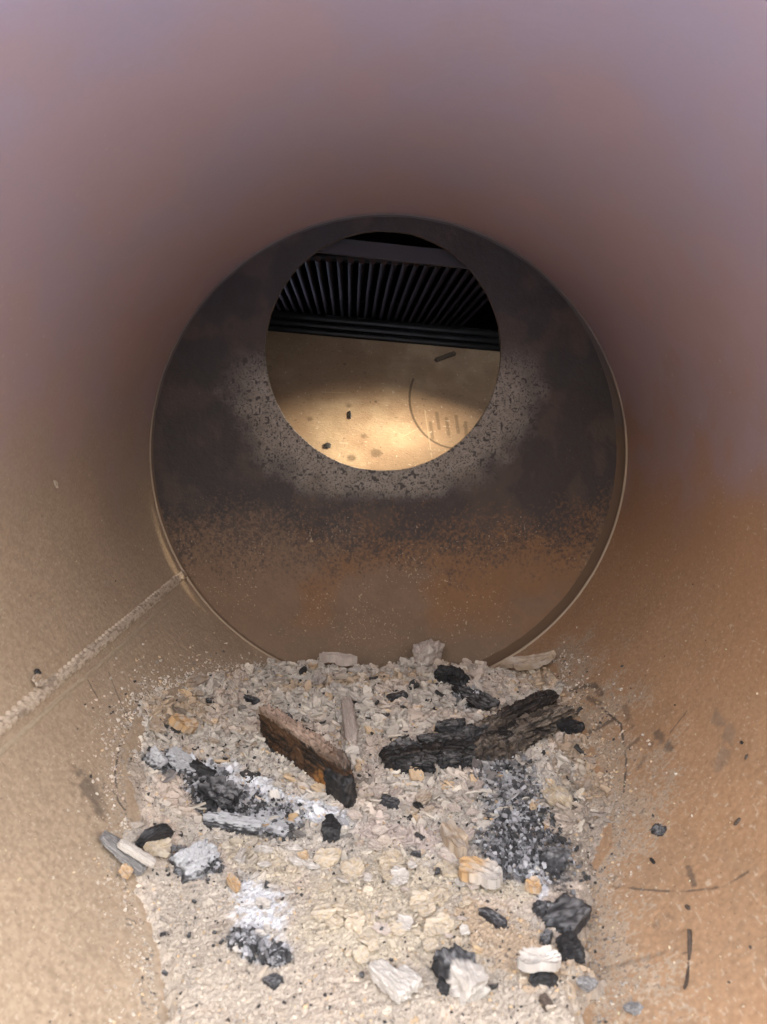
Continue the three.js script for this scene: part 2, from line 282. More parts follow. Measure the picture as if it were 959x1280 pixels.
{
  // end plate with the flame-cut hole: a slightly uneven edge
  const sh = new THREE.Shape(); sh.absarc(0, 0, R + 0.004, 0, Math.PI * 2);
  const hole = new THREE.Path(), N = 220;
  for (let i = 0; i <= N; i++) { const a = -i / N * Math.PI * 2, r = HR + 0.0010 * (n2(Math.cos(a) * 4 + 9, Math.sin(a) * 4) - 0.5) + 0.0007 * (n2(Math.cos(a) * 30 + 9, Math.sin(a) * 30) - 0.5), q = [HX + r * Math.cos(a), HY + r * Math.sin(a)]; i ? hole.lineTo(...q) : hole.moveTo(...q); }
  sh.holes.push(hole);
  const g = new THREE.ExtrudeGeometry(sh, { depth: PT, bevelEnabled: false, curveSegments: 160 }); g.translate(0, 0, -PT);
  const p = g.attributes.position, uv = g.attributes.uv; for (let i = 0; i < p.count; i++) uv.setXY(i, p.getX(i) / PSIZE + 0.5, p.getY(i) / PSIZE + 0.5);
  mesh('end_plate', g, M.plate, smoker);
}
function strip(nU, nV, fn, cfn) {       // a sheet of vertices fn(u, v) -> [x, y, z]
  const pos = [], col = [], uv = [], idx = [];
  for (let i = 0; i <= nU; i++) for (let j = 0; j <= nV; j++) { const u = i / nU, v = j / nV; pos.push(...fn(u, v)); uv.push(u, v); if (cfn) col.push(...cfn(u, v)); }
  for (let i = 0; i < nU; i++) for (let j = 0; j < nV; j++) { const p = i * (nV + 1) + j, q = p + nV + 1; idx.push(p, q, p + 1, q, q + 1, p + 1); }
  const g = new THREE.BufferGeometry(); g.setAttribute('position', new THREE.Float32BufferAttribute(pos, 3)); g.setAttribute('uv', new THREE.Float32BufferAttribute(uv, 2)); if (cfn) g.setAttribute('color', new THREE.Float32BufferAttribute(col, 3)); g.setIndex(idx); g.computeVertexNormals(); return g;
}
{
  // fillet weld where the plate meets the barrel: broad on the right, narrow on the left, with a thin raised toe
  const g = strip(900, 14, (u, v) => {
    const a = u * Math.PI * 2, right = sm(0.25, 0.9, Math.cos(a - 1.05)), leg = 0.0032 + 0.014 * right, rip = 0.0007 * (n2(a * 40, 3) - 0.5);
    const toe = 0.0018 * Math.exp(-(((v - 0.88) / 0.09) ** 2));
    const r = R - (0.0030 + 0.0035 * right) * Math.pow(1 - v, 2.2) - toe * (v < 1 ? 1 : 0) + (v === 1 ? 0.001 : 0) - rip * (1 - v), z = (v === 1 ? leg * 1.02 : leg * v) + 0.0004;
    return [r * Math.sin(a), -r * Math.cos(a), z].map((q, k) => k < 2 ? q : q);
  }, (u, v) => {
    const a = u * Math.PI * 2, y = -Math.cos(a), n = n2(a * 60, v * 4), low = 1 - sm(-0.15, 0.45, y + 0.3 * (n2(a * 12, 1) - 0.5));
    return mix3(mix3([0.10, 0.085, 0.08], [0.14, 0.09, 0.055], low), mix3([0.2, 0.16, 0.14], [0.42, 0.33, 0.235], low), sm(0.70, 0.86, v + 0.12 * (n - 0.5)));
  });
  mesh('weld_ring', g, M.tinted, smoker);
}
{
  // long seam down the left of the barrel floor: a rippled bead and the straight edge of the lap below it
  const A0 = -Math.PI / 2 + (-150.9 + 90) / 180 * Math.PI, ac = A0;
  const g = strip(900, 12, (u, v) => {
    const z = 0.004 + u * (L - 0.01), s = v * 2 - 1, w = 0.0046 + 0.0010 * (n2(z * 120, 2) - 0.5) + 0.0008 * Math.sin(z * 900);
    const rip = 0.0004 * Math.abs(Math.sin(z * 430 + 2.2 * s * s + 2 * n2(z * 60, 8))) + 0.0012 * (n3(z * 300, s * 4, 5) - 0.5) + 0.0012 * (n3(z * 1200, s * 9, 2) - 0.5);
    const hgt = v === 0 || v === 1 ? -0.0008 : (0.0024 + 0.40 * rip) * Math.sqrt(Math.max(0, 1 - s * s)) + 0.0002, a = ac + s * w / R, r = R - hgt;
    return [r * Math.cos(a), r * Math.sin(a), z];
  }, (u, v) => { const z = u * L, s = v * 2 - 1, k = n3(z * 900, s * 6, 1), m = n3(z * 260, s * 3, 4); return mix3(mix3([0.40, 0.315, 0.23], [0.58, 0.49, 0.385], k), [0.17, 0.125, 0.088], sm(0.60, 0.78, m) * 0.6); });
  mesh('weld_bead', g, M.tinted, smoker);
  const h = strip(300, 6, (u, v) => {
    const z = 0.05 + u * (L - 0.055), s = v * 2 - 1, w = 0.0022, hgt = (v === 0 || v === 1) ? -0.0006 : 0.0009 * Math.sqrt(1 - s * s) * (0.6 + 0.6 * n2(z * 70, 4)) * sm(0.05, 0.14, z) - 0.0002, a = ac + (0.0115 + 0.0016 * (n2(z * 12, 7) - 0.5) + s * w) / R, r = R - hgt;
    return [r * Math.cos(a), r * Math.sin(a), z];
  }, (u, v) => { const k = n2(u * 300, v * 3); return mix3([0.34, 0.27, 0.185], [0.42, 0.34, 0.24], k); });
  mesh('lap_edge', h, M.tinted, smoker);
}
// cook chamber: a wider drum behind the plate, unseen gap added on its right for the sun patch
const CY = 0.28, CR = 0.31, CL = 1.25;
{
  const q = onSlopeAt(425, 588), B = q.x * SUN.x + (q.y - CY) * SUN.y, A = SUN.x ** 2 + SUN.y ** 2, Cq = q.x ** 2 + (q.y - CY) ** 2 - CR * CR;
  const hit = q.clone().addScaledVector(SUN, (-B + Math.sqrt(B * B - A * Cq)) / A); let ha = Math.atan2(hit.y - CY, hit.x); if (ha < 0) ha += Math.PI * 2;
  const sunGap = { a0: ha - 0.20, a1: ha + 0.22, z0: Math.min(-0.014, hit.z + 0.06), z1: hit.z - 0.06 };   // angle round the drum (0 = right, pi = left)
  const parts = [];
  const shell = (a0, a1, z0, z1) => { for (const r of [CR, CR + 0.006]) parts.push(strip(Math.max(4, Math.round((a1 - a0) * 20)), 2, (u, v) => { const a = a0 + (a1 - a0) * u, z = z0 + (z1 - z0) * v; return [r * Math.cos(a), CY + r * Math.sin(a), z]; })); };
  const fillGap = { a0: Math.PI + 0.22, a1: Math.PI + 0.52, z0: -0.36, z1: -0.50 };   // unseen gap added low on the left, lets sky light onto the grate
  shell(sunGap.a1 - Math.PI * 2, fillGap.a0, -PT, -CL); shell(fillGap.a0, fillGap.a1, -PT, fillGap.z0); shell(fillGap.a0, fillGap.a1, fillGap.z1, -CL); shell(fillGap.a1, sunGap.a0, -PT, -CL); shell(sunGap.a0, sunGap.a1, -PT, sunGap.z0); shell(sunGap.a0, sunGap.a1, sunGap.z1, -CL);
  const cap = new THREE.CircleGeometry(CR + 0.006, 64).translate(0, CY, -CL).toNonIndexed();
  const front = new THREE.Shape(); front.absarc(0, CY, CR + 0.006, 0, Math.PI * 2); const fh = new THREE.Path(); fh.absarc(HX, HY, HR + 0.02, 0, Math.PI * 2, true); front.holes.push(fh);
  const fg = new THREE.ExtrudeGeometry(front, { depth: 0.004, bevelEnabled: false, curveSegments: 60 }).translate(0, 0, -PT - 0.0045);
  const all = [...parts.map((g) => g.toNonIndexed()), cap, fg.index ? fg.toNonIndexed() : fg];
  mesh('cook_chamber', mergeGeometries(all), M.soot, smoker);
  // flat bar across the top of the outlet, just behind the plate
  const a = atZ(350, 290.5, -0.035), b = atZ(650, 323, -0.035), a2 = atZ(350, 310.5, -0.035), hgt = a.y - a2.y, d = b.clone().sub(a);
  const bar = new THREE.BoxGeometry(d.length(), hgt, 0.005, 1, 1, 1); bar.rotateZ(Math.atan2(d.y, d.x)); const m = a.clone().add(b).multiplyScalar(0.5); bar.translate(m.x, m.y - hgt / 2, m.z);
  mesh('cross_bar', bar, M.dullBar, smoker);
}

// ---------------------------------------------------------------- slanted plate seen through the hole, grate and rails
const slopeUV = (px, py) => { const p = onSlope(px, py).sub(TL); return [p.dot(along), p.dot(down)]; };
{
  const arc = Array.from({ length: 16 }, (_, i) => { const a = 2.75 + i / 15 * 2.0; return slopeUV(574 + 62 * Math.cos(a), 498 - 63 * Math.sin(a)); });
  const marks = [[548, 528], [560, 535], [572, 532]].map(([x, y]) => [slopeUV(x - 2, y - 12), slopeUV(x + 1, y + 8)]).concat([[slopeUV(538, 528), slopeUV(541, 548)], [slopeUV(582, 528), slopeUV(583, 545)]]);
  const lines = [[slopeUV(531, 512), slopeUV(540, 572)], [slopeUV(402, 490), slopeUV(432, 491)], [slopeUV(505, 545), slopeUV(522, 536)]];
  const dabs = [[436, 508, 0.006], [388, 524, 0.006], [470, 566, 0.007], [431, 455, 0.003], [455, 545, 0.005], [440, 572, 0.006], [470, 502, 0.002]].map(([x, y, r]) => [...slopeUV(x, y), r]);
  const map = colourMap(1024, 768, (u, v) => {
    const x = u * DW, y = (1 - v) * DH, big = f2(x * 14, y * 14, 4), med = f2(x * 70, y * 70, 3), fine = f2(x * 500, y * 500, 2), brush = n2(x * 60, y * 900);
    let c = mix3([0.43, 0.33, 0.225], [0.33, 0.235, 0.155], sm(0.35, 0.65, big));
    c = mix3(c, [0.30, 0.20, 0.13], 0.5 * sm(0.5, 0.7, f2(x * 30 + 4, y * 30, 3)));
    const t = 0.78 + 0.22 * med + 0.14 * fine + 0.08 * brush; c = [c[0] * t, c[1] * t, c[2] * t];
    const da = chainDist(x, y, arc); c = mix3(c, [0.07, 0.05, 0.035], 0.75 * (1 - sm(0.0008, 0.0019, da)));
    for (const m of marks) c = mix3(c, [0.10, 0.07, 0.045], 0.55 * (1 - sm(0.001, 0.0028, chainDist(x, y, m))));
    for (const m of lines) c = mix3(c, [0.50, 0.41, 0.28], 0.6 * (1 - sm(0.0003, 0.0008, chainDist(x, y, m))));
    for (const [dx, dy, r] of dabs) c = mix3(c, [0.08, 0.055, 0.035], 0.6 * (1 - sm(0.3, 1.2, Math.hypot(x - dx, y - dy) / r + 1.2 * (med - 0.5))));
    const s = n2(x * 420, y * 420); if (s > 0.93) c = mix3(c, [0.62, 0.55, 0.45], 0.6); else if (s < 0.07) c = mix3(c, [0.08, 0.06, 0.045], 0.5);
    return c;
  });
  const g = new THREE.BoxGeometry(DW, DH, 0.005, 1, 1, 1); g.translate(DW / 2, -DH / 2, -0.0025);
  const mat = new THREE.Matrix4().makeBasis(along, down.clone().negate(), dn.clone()); g.applyMatrix4(mat); 
  const p = mesh('deflector_plate', g, new THREE.MeshStandardMaterial({ map, bumpMap: bumpRep(8), bumpScale: 0.0003, roughness: 0.5, metalness: 0.15 }));
  p.position.copy(TL);
  tag(p, 'slanted tan steel plate with scratches seen through the round hole', 'metal plate');
}
const rod = (a, b, r, seg = 10, rings = 1, prof) => {           // a bar from a to b, its radius following prof(t)
  const d = b.clone().sub(a), len = d.length(), g = new THREE.CylinderGeometry(r, r, len, seg, rings, false);
  if (prof) { const p = g.attributes.position; for (let i = 0; i < p.count; i++) { const k = prof(p.getY(i) / len + 0.5); p.setX(i, p.getX(i) * k); p.setZ(i, p.getZ(i) * k); } g.computeVertexNormals(); }
  g.applyQuaternion(new THREE.Quaternion().setFromUnitVectors(V(0, 1, 0), d.normalize())); g.translate((a.x + b.x) / 2, (a.y + b.y) / 2, (a.z + b.z) / 2); return g;
};
{
  const grate = group('cooking_grate');
  tag(grate, 'dark ribbed cooking grate overhead beyond the round hole', 'grate');
  const D = sight(438, 548), N = 25;
  for (let i = 0; i < N; i++) {
    const px = 318 + i * 13.4, s = atZ(px, 330 + (px - 400) * 0.05, -0.26), a = s.clone().addScaledVector(D, -0.03), b = s.clone().addScaledVector(D, 0.62);
    mesh('bar', rod(a, b, 0.0042, 10, 220, (t) => 0.86 + 0.14 * Math.cos(t * Math.PI * 220)), M.grate, grate);
  }
  for (const k of [0.0, 0.3, 0.6]) { const a = atZ(318, 326, -0.26).addScaledVector(D, k), b = atZ(318 + 24 * 13.4, 342, -0.26).addScaledVector(D, k); a.y += 0.008; b.y += 0.008; mesh('cross_rod', rod(a, b, 0.004), M.soot, grate); }
  const rails = group('grease_rail');
  tag(rails, 'black rounded rail along the top edge of the slanted plate', 'rail');
  const back = V(0, 0.35, -1).normalize();
  for (const [k, up, r] of [[0.006, 0.0045, 0.0045], [0.014, 0.0105, 0.005], [0.028, 0.016, 0.0065]]) { const o = back.clone().multiplyScalar(k).add(V(0, up - 0.002, 0)); mesh('rail_bar', rod(TL.clone().add(o), TR.clone().add(o), r, 16), M.blackSteel, rails); }
}

// ---------------------------------------------------------------- shaping wood and ash
function lump(lx, ly, lz, o = {}) {       // rounded, broken, grained block; x is the grain
  const { seg = [12, 6, 6], k = 5, amp = 0.12, freq = 3, fibre = 0.06, fibreFreq = 26, ends = 0.10, bend = 0, taper = 0, seed = 1, facets = false, crack = 0, colour } = o;
  let g = new THREE.BoxGeometry(2, 2, 2, ...seg); g.deleteAttribute('uv'); g.deleteAttribute('normal'); g = mergeVertices(g, 1e-5);
  const p = g.attributes.position, m = Math.min(lx, ly, lz), col = new Float32Array(p.count * 3), s = seed * 7.31;
  const planes = []; if (facets) { const r = rng(seed * 31 + 5); for (const [a, b, c] of [[1, 0, 0], [-1, 0, 0], [0, 1, 0], [0, -1, 0], [0, 0, 1], [0, 0, -1]]) planes.push([V(a + (r() - 0.5) * 0.45, b + (r() - 0.5) * 0.45, c + (r() - 0.5) * 0.45).normalize(), 0.82 + 0.18 * r()]); for (let i = 0; i < 6; i++) planes.push([V(r() - 0.5, r() - 0.5, r() - 0.5).normalize(), 0.85 + 0.35 * r()]); }
  for (let i = 0; i < p.count; i++) {
    let x = p.getX(i), y = p.getY(i), z = p.getZ(i);
    const n = Math.pow(Math.abs(x) ** k + Math.abs(y) ** k + Math.abs(z) ** k, 1 / k); x /= n; y /= n; z /= n;
    if (facets) { let f = 1.6; for (const [nn, d] of planes) { const q = x * nn.x + y * nn.y + z * nn.z; if (q > 1e-3) f = Math.min(f, d / q); } x *= f; y *= f; z *= f; }
    const ax = x * lx / m, ay = y * ly / m, az = z * lz / m;
    const lumpy = (f3(ax * freq * 0.5 + s, ay * freq * 0.5, az * freq * 0.5, 3) - 0.5) * 2 * amp;
    const gr = (f3(x * 2.2 + s, ay * fibreFreq * 0.12, az * fibreFreq * 0.12 + s, 2) - 0.5) * 2 * fibre;
    const rough = (n3(ax * 9 + s, ay * 9, az * 9) - 0.5) * fibre + (n3(ax * 23 + s, ay * 23, az * 23) - 0.5) * fibre * 0.7;
    let ck = 0; if (crack && !(o.bareTop && y > 0.6)) { const q = cells(x * lx / 2 / (crack * 1.3) + s, (y * ly - z * lz * 0.9) / 2 / crack + 0.35 * x); ck = 1 - sm(0.02, 0.20, q.b - q.a); }
    const sc = 1 + (lumpy + gr + rough) - ck * Math.min(0.22, 0.0018 / m * 2);
    const en = Math.abs(x) > 0.7 ? Math.sign(x) * ends * (n3(ay * 3 + s, az * 3, x > 0 ? 3 : 8) - 0.5) * 2 * m / lx : 0;
    const tp = 1 - taper * (x * 0.5 + 0.5);
    let X = (x + en) * lx / 2 * (1 + (lumpy + gr * 0.3) * m / lx), Y = y * ly / 2 * sc * tp, Z = z * lz / 2 * sc * tp;
    if (bend) { Y += bend * lx * (x * x - 0.4) * 0.5; }
    p.setXYZ(i, X, Y, Z);
    let c = colour ? colour(x, y, z, gr / (fibre + 1e-6), lumpy / (amp + 1e-6), s) : [0.5, 0.45, 0.38]; if (ck) c = mix3(c, [0.012, 0.012, 0.012], 0.7 * ck);
    col[i * 3] = c[0]; col[i * 3 + 1] = c[1]; col[i * 3 + 2] = c[2];
  }
  g.setAttribute('color', new THREE.BufferAttribute(col, 3)); if (facets) return toCreasedNormals(g, 0.5); g.computeVertexNormals(); return g;
}
// a thin broken flake: jagged outline, grain ridges along x, curled; about one unit long
function flake(o = {}) {
  const { seed = 1, wide = 0.6, thick = 0.14, curl = 0.2, ridge = 0.05, nA = 30, nR = 5, colour } = o, r = rng(seed * 17 + 3), rad = [], pos = [], col = [], idx = [];
  const steps = 7 + Math.floor(r() * 5), corner = Array.from({ length: steps }, (_, i) => [(i + 0.8 * (r() - 0.5)) / steps, 0.27 + 0.25 * r()]);
  for (let i = 0; i < nA; i++) { const t = i / nA; let a = corner[steps - 1], b = [corner[0][0] + 1, corner[0][1]]; if (t < corner[0][0]) { a = [a[0] - 1, a[1]]; b = corner[0]; } else for (let k = 0; k + 1 < steps; k++) if (t >= corner[k][0] && t < corner[k + 1][0]) { a = corner[k]; b = corner[k + 1]; } const f = (t - a[0]) / (b[0] - a[0]); rad.push((a[1] + (b[1] - a[1]) * f) * (0.91 + 0.18 * r())); }
  const tip = (r() - 0.5) * 0.3, put = (x, z, side) => { const q = f2(x * 3 + seed, z * 22 + seed * 3, 4) - 0.5 + 0.5 * (n2(x * 3.1 + seed, z * 3.7) - 0.5), y = curl * (z * z * 1.6 + x * x * 0.5) + tip * x * z + ridge * q * 2 + (side > 0 ? thick * (0.5 + 0.35 * (f2(x * 4 + seed * 5, z * 4, 2) - 0.5)) : -thick * 0.5); pos.push(x, y, z); col.push(...colour(x * 2, side > 0 ? 0.8 : -0.8, z * 2, q * 2, 0, seed * 3.7)); };
  for (const side of [1, -1]) { put(0, 0, side); for (let j = 1; j <= nR; j++) for (let i = 0; i < nA; i++) { const a = i / nA * Math.PI * 2, q = rad[i] * j / nR; put(q * Math.cos(a), q * Math.sin(a) * wide, side); } }
  const H = 1 + nA * nR, at = (s, j, i) => s * H + 1 + (j - 1) * nA + i % nA;
  for (let i = 0; i < nA; i++) {
    idx.push(0, at(0, 1, i + 1), at(0, 1, i), H, at(1, 1, i), at(1, 1, i + 1));
    for (let j = 1; j < nR; j++) { idx.push(at(0, j, i), at(0, j, i + 1), at(0, j + 1, i), at(0, j, i + 1), at(0, j + 1, i + 1), at(0, j + 1, i)); idx.push(at(1, j, i), at(1, j + 1, i), at(1, j, i + 1), at(1, j, i + 1), at(1, j + 1, i), at(1, j + 1, i + 1)); }
    idx.push(at(0, nR, i), at(0, nR, i + 1), at(1, nR, i), at(0, nR, i + 1), at(1, nR, i + 1), at(1, nR, i));
  }
  const g = new THREE.BufferGeometry(); g.setAttribute('position', new THREE.Float32BufferAttribute(pos, 3)); g.setAttribute('color', new THREE.Float32BufferAttribute(col, 3)); g.setIndex(idx); return toCreasedNormals(g, 0.55);
}
// lays a thing between two pixels of the bed (or the bare barrel floor): its middle, its long axis, its length
function span(x1, y1, x2, y2, where = 'bed') {
  const f = where === 'wall' ? (x, y) => atTube(x, y) : where === 'slope' ? onSlope : (x, y) => atBed(x, y, bedBase);
  const a = f(x1, y1), b = f(x2, y2), mid = a.clone().add(b).multiplyScalar(0.5), ax = b.clone().sub(a), len = ax.length(); ax.normalize();
  let up = V(0, 1, 0);
  if (where === 'slope') up = dn.clone();
  else if (where === 'wall' || tubeY(mid.x) + 0.007 > bedBase(mid.x, mid.z)) up = V(-mid.x, -mid.y, 0).normalize();
  if (where === 'bed') mid.y = Math.max(mid.y, bedBase(mid.x, mid.z));
  up.addScaledVector(ax, -up.dot(ax)).normalize();
  return { mid, ax, up, len };
}
function settle(o, s, lift = 0, roll = 0) {
  const side = V(0, 0, 0).crossVectors(s.ax, s.up);
  o.quaternion.setFromRotationMatrix(new THREE.Matrix4().makeBasis(s.ax, s.up, side)); if (roll) o.rotateX(roll);
  o.position.copy(s.mid).addScaledVector(s.up, lift); return o;
}

// ---------------------------------------------------------------- the ash bed
{
  const bed = group('ash_bed'); tag(bed, 'pale grey bed of crumbled wood ash on the firebox floor', 'ash'); bed.userData.kind = 'stuff';
  const x0 = -0.215, x1 = 0.215, z0 = 0.001, z1 = 0.53, st = 0.0008, nx = Math.round((x1 - x0) / st), nz = Math.round((z1 - z0) / st);
  const id = new Int32Array((nx + 1) * (nz + 1)).fill(-1), pos = [], col = [], idx = [];
  for (let j = 0; j <= nz; j++) for (let i = 0; i <= nx; i++) {
    const x = x0 + i * st, z = z0 + j * st; if (Math.abs(x) > 0.21) continue;
    if (inBed(x, z) < -0.012) continue;
    id[j * (nx + 1) + i] = pos.length / 3; pos.push(x, ashTop(x, z), z); col.push(...ashColour(x, z, n2(x * 300, z * 300)));
  }
  for (let j = 0; j < nz; j++) for (let i = 0; i < nx; i++) { const a = id[j * (nx + 1) + i], b = id[j * (nx + 1) + i + 1], c = id[(j + 1) * (nx + 1) + i], d = id[(j + 1) * (nx + 1) + i + 1]; if (a < 0 || b < 0 || c < 0 || d < 0) continue; idx.push(a, c, b, b, c, d); }
  const g = new THREE.BufferGeometry(); g.setAttribute('position', new THREE.Float32BufferAttribute(pos, 3)); g.setAttribute('color', new THREE.Float32BufferAttribute(col, 3)); g.setIndex(idx); g.computeVertexNormals();
  mesh('ash_surface', g, M.tinted, bed);

  // loose flakes and crumbs lying all over it
  const white = () => [1, 1, 1], r = rng(5);
  const shapes = [
    flake({ seed: 3, wide: 0.75, thick: 0.10, curl: 0.3, ridge: 0.08, nA: 16, nR: 3, colour: white }),
    flake({ seed: 9, wide: 0.5, thick: 0.12, curl: -0.3, ridge: 0.1, nA: 16, nR: 3, colour: white }),
    lump(1, 0.6, 0.75, { seg: [5, 4, 4], facets: true, amp: 0.3, fibre: 0.1, ends: 0.2, seed: 14, colour: white }),
    lump(1, 0.12, 0.22, { seg: [7, 2, 2], k: 4, amp: 0.3, fibre: 0.3, ends: 0.8, bend: 0.3, taper: 0.5, seed: 21, colour: white }),
  ];
  const kinds = [[shapes[0], 4200, 0.0018, 0.0170, 'ash_flakes'], [shapes[1], 3200, 0.002, 0.018, 'ash_flakes'], [shapes[2], 90000, 0.0004, 0.0028, 'ash_crumbs'], [shapes[3], 2200, 0.002, 0.012, 'ash_splinters']];
  const m4 = new THREE.Matrix4(), q = new THREE.Quaternion(), qn = new THREE.Quaternion(), e = new THREE.Euler(), cc = new THREE.Color();
  for (const [geo, n, lo, hi, nm] of kinds) {
    const im = shade(new THREE.InstancedMesh(geo, M.tinted, n)); im.name = nm; bed.add(im); let k = 0, guard = 0; const crumb = nm === 'ash_crumbs';
    while (k < n && guard++ < n * 20) {
      const x = -0.21 + 0.42 * r(), z = 0.004 + 0.51 * (crumb ? Math.pow(r(), 0.72) : r()), d = inBed(x, z);
      if (d < (crumb ? -0.045 * r() * r() * r() : 0.002)) continue;
      const near = sm(0.28, 0.42, z), edge = sm(0, 0.02, d); let size = lo + (hi - lo) * Math.pow(r(), 3.2); if (!crumb) { if (r() < near * 0.86 || r() > 0.25 + 0.75 * edge) continue; size *= 1 - 0.45 * near; } else size *= 1 - 0.3 * near;
      const y = d > 0.002 ? ashTop(x, z) : tubeY(x);
      e.set((r() - 0.5) * 1.3, r() * 6.283, (r() - 0.5) * 1.3); q.setFromEuler(e);
      m4.compose(V(x, y + size * 0.06, z), q, V(size, size * (0.7 + 0.7 * r()), size * (0.7 + 0.6 * r()))); im.setMatrixAt(k, m4);
      let c = ashColour(x, z, r()); const u = r();
      if (u < 0.04 * (0.3 + 1.6 * f2(x * 45 + 12, z * 45, 2))) { c = [0.045, 0.042, 0.040]; } else if (u < 0.10) c = mix3(c, [0.58, 0.40, 0.21], 0.65); else if (u < 0.22) c = mix3(c, [0.64, 0.58, 0.48], 0.6); else if (u < 0.34) c = mix3(c, [0.24, 0.22, 0.20], 0.5);
      const t = 0.90 + 0.2 * r(); cc.setRGB(c[0] * t, c[1] * t, c[2] * t); im.setColorAt(k, cc); k++;
    }
    im.count = k;
  }
  // grit of broken charcoal and white ash over the coals
  const grit = shade(new THREE.InstancedMesh(shapes[2], M.tinted, 5200)); grit.name = 'coal_grit'; bed.add(grit); let k = 0;
  const dark = patches.filter((p) => p.kind === 'char' || p.kind === 'grey');
  while (k < 5200) {
    const p = dark[Math.floor(r() * dark.length)], t = r(), a = r() * 6.283, q = Math.sqrt(r()) * p.half * 1.15, x = p.p[0][0] + (p.p[1][0] - p.p[0][0]) * t + q * Math.cos(a), z = p.p[0][1] + (p.p[1][1] - p.p[0][1]) * t + q * Math.sin(a);
    const s = 0.0010 + 0.0032 * Math.pow(r(), 3); e.set(r() * 6, r() * 6, r() * 6); qn.setFromEuler(e); m4.compose(V(x, ashTop(x, z) + 0.0045 * r(), z), qn, V(s, s, s)); grit.setMatrixAt(k, m4);
    const u = r(), b = u < 0.42 ? 0.025 + 0.05 * r() : u < 0.84 ? 0.10 + 0.22 * r() : 0.36 + 0.18 * r(); cc.setRGB(b, b, b * 1.03); grit.setColorAt(k, cc); k++;
  }
}
// ash specks scattered over the bare steel floor
{
  const r = rng(91), n = 800, geo = lump(1, 0.3, 0.6, { seg: [4, 2, 3], k: 3, amp: 0.4, fibre: 0.2, ends: 0.5, seed: 4, colour: () => [1, 1, 1] });
  const im = shade(new THREE.InstancedMesh(geo, M.tinted, n)); im.name = numbered('ash_specks'); scene.add(im);
  tag(im, 'tiny pale and dark ash specks scattered over the steel barrel floor', 'ash specks'); im.userData.kind = 'stuff';
  const m4 = new THREE.Matrix4(), q = new THREE.Quaternion(), e = new THREE.Euler(), cc = new THREE.Color();
  for (let k = 0; k < n;) {
    const a = (r() + r() - 1) * 1.5, z = 0.02 + 0.5 * r(), x = R * Math.sin(a), y = -R * Math.cos(a); if (inBed(x, z) > -0.002 && y < -0.1) continue;
    const s = 0.0004 + 0.0016 * Math.pow(r(), 5); e.set(r() * 6, r() * 6, a); q.setFromEuler(e); m4.compose(V(x * 0.9985, y * 0.9985, z), q, V(s, s, s)); im.setMatrixAt(k, m4);
    const u = r(); if (u < 0.2) cc.setRGB(0.06, 0.05, 0.045); else cc.setRGB(0.5 + 0.1 * r(), 0.42 + 0.08 * r(), 0.31); im.setColorAt(k, cc); k++;
  }
}

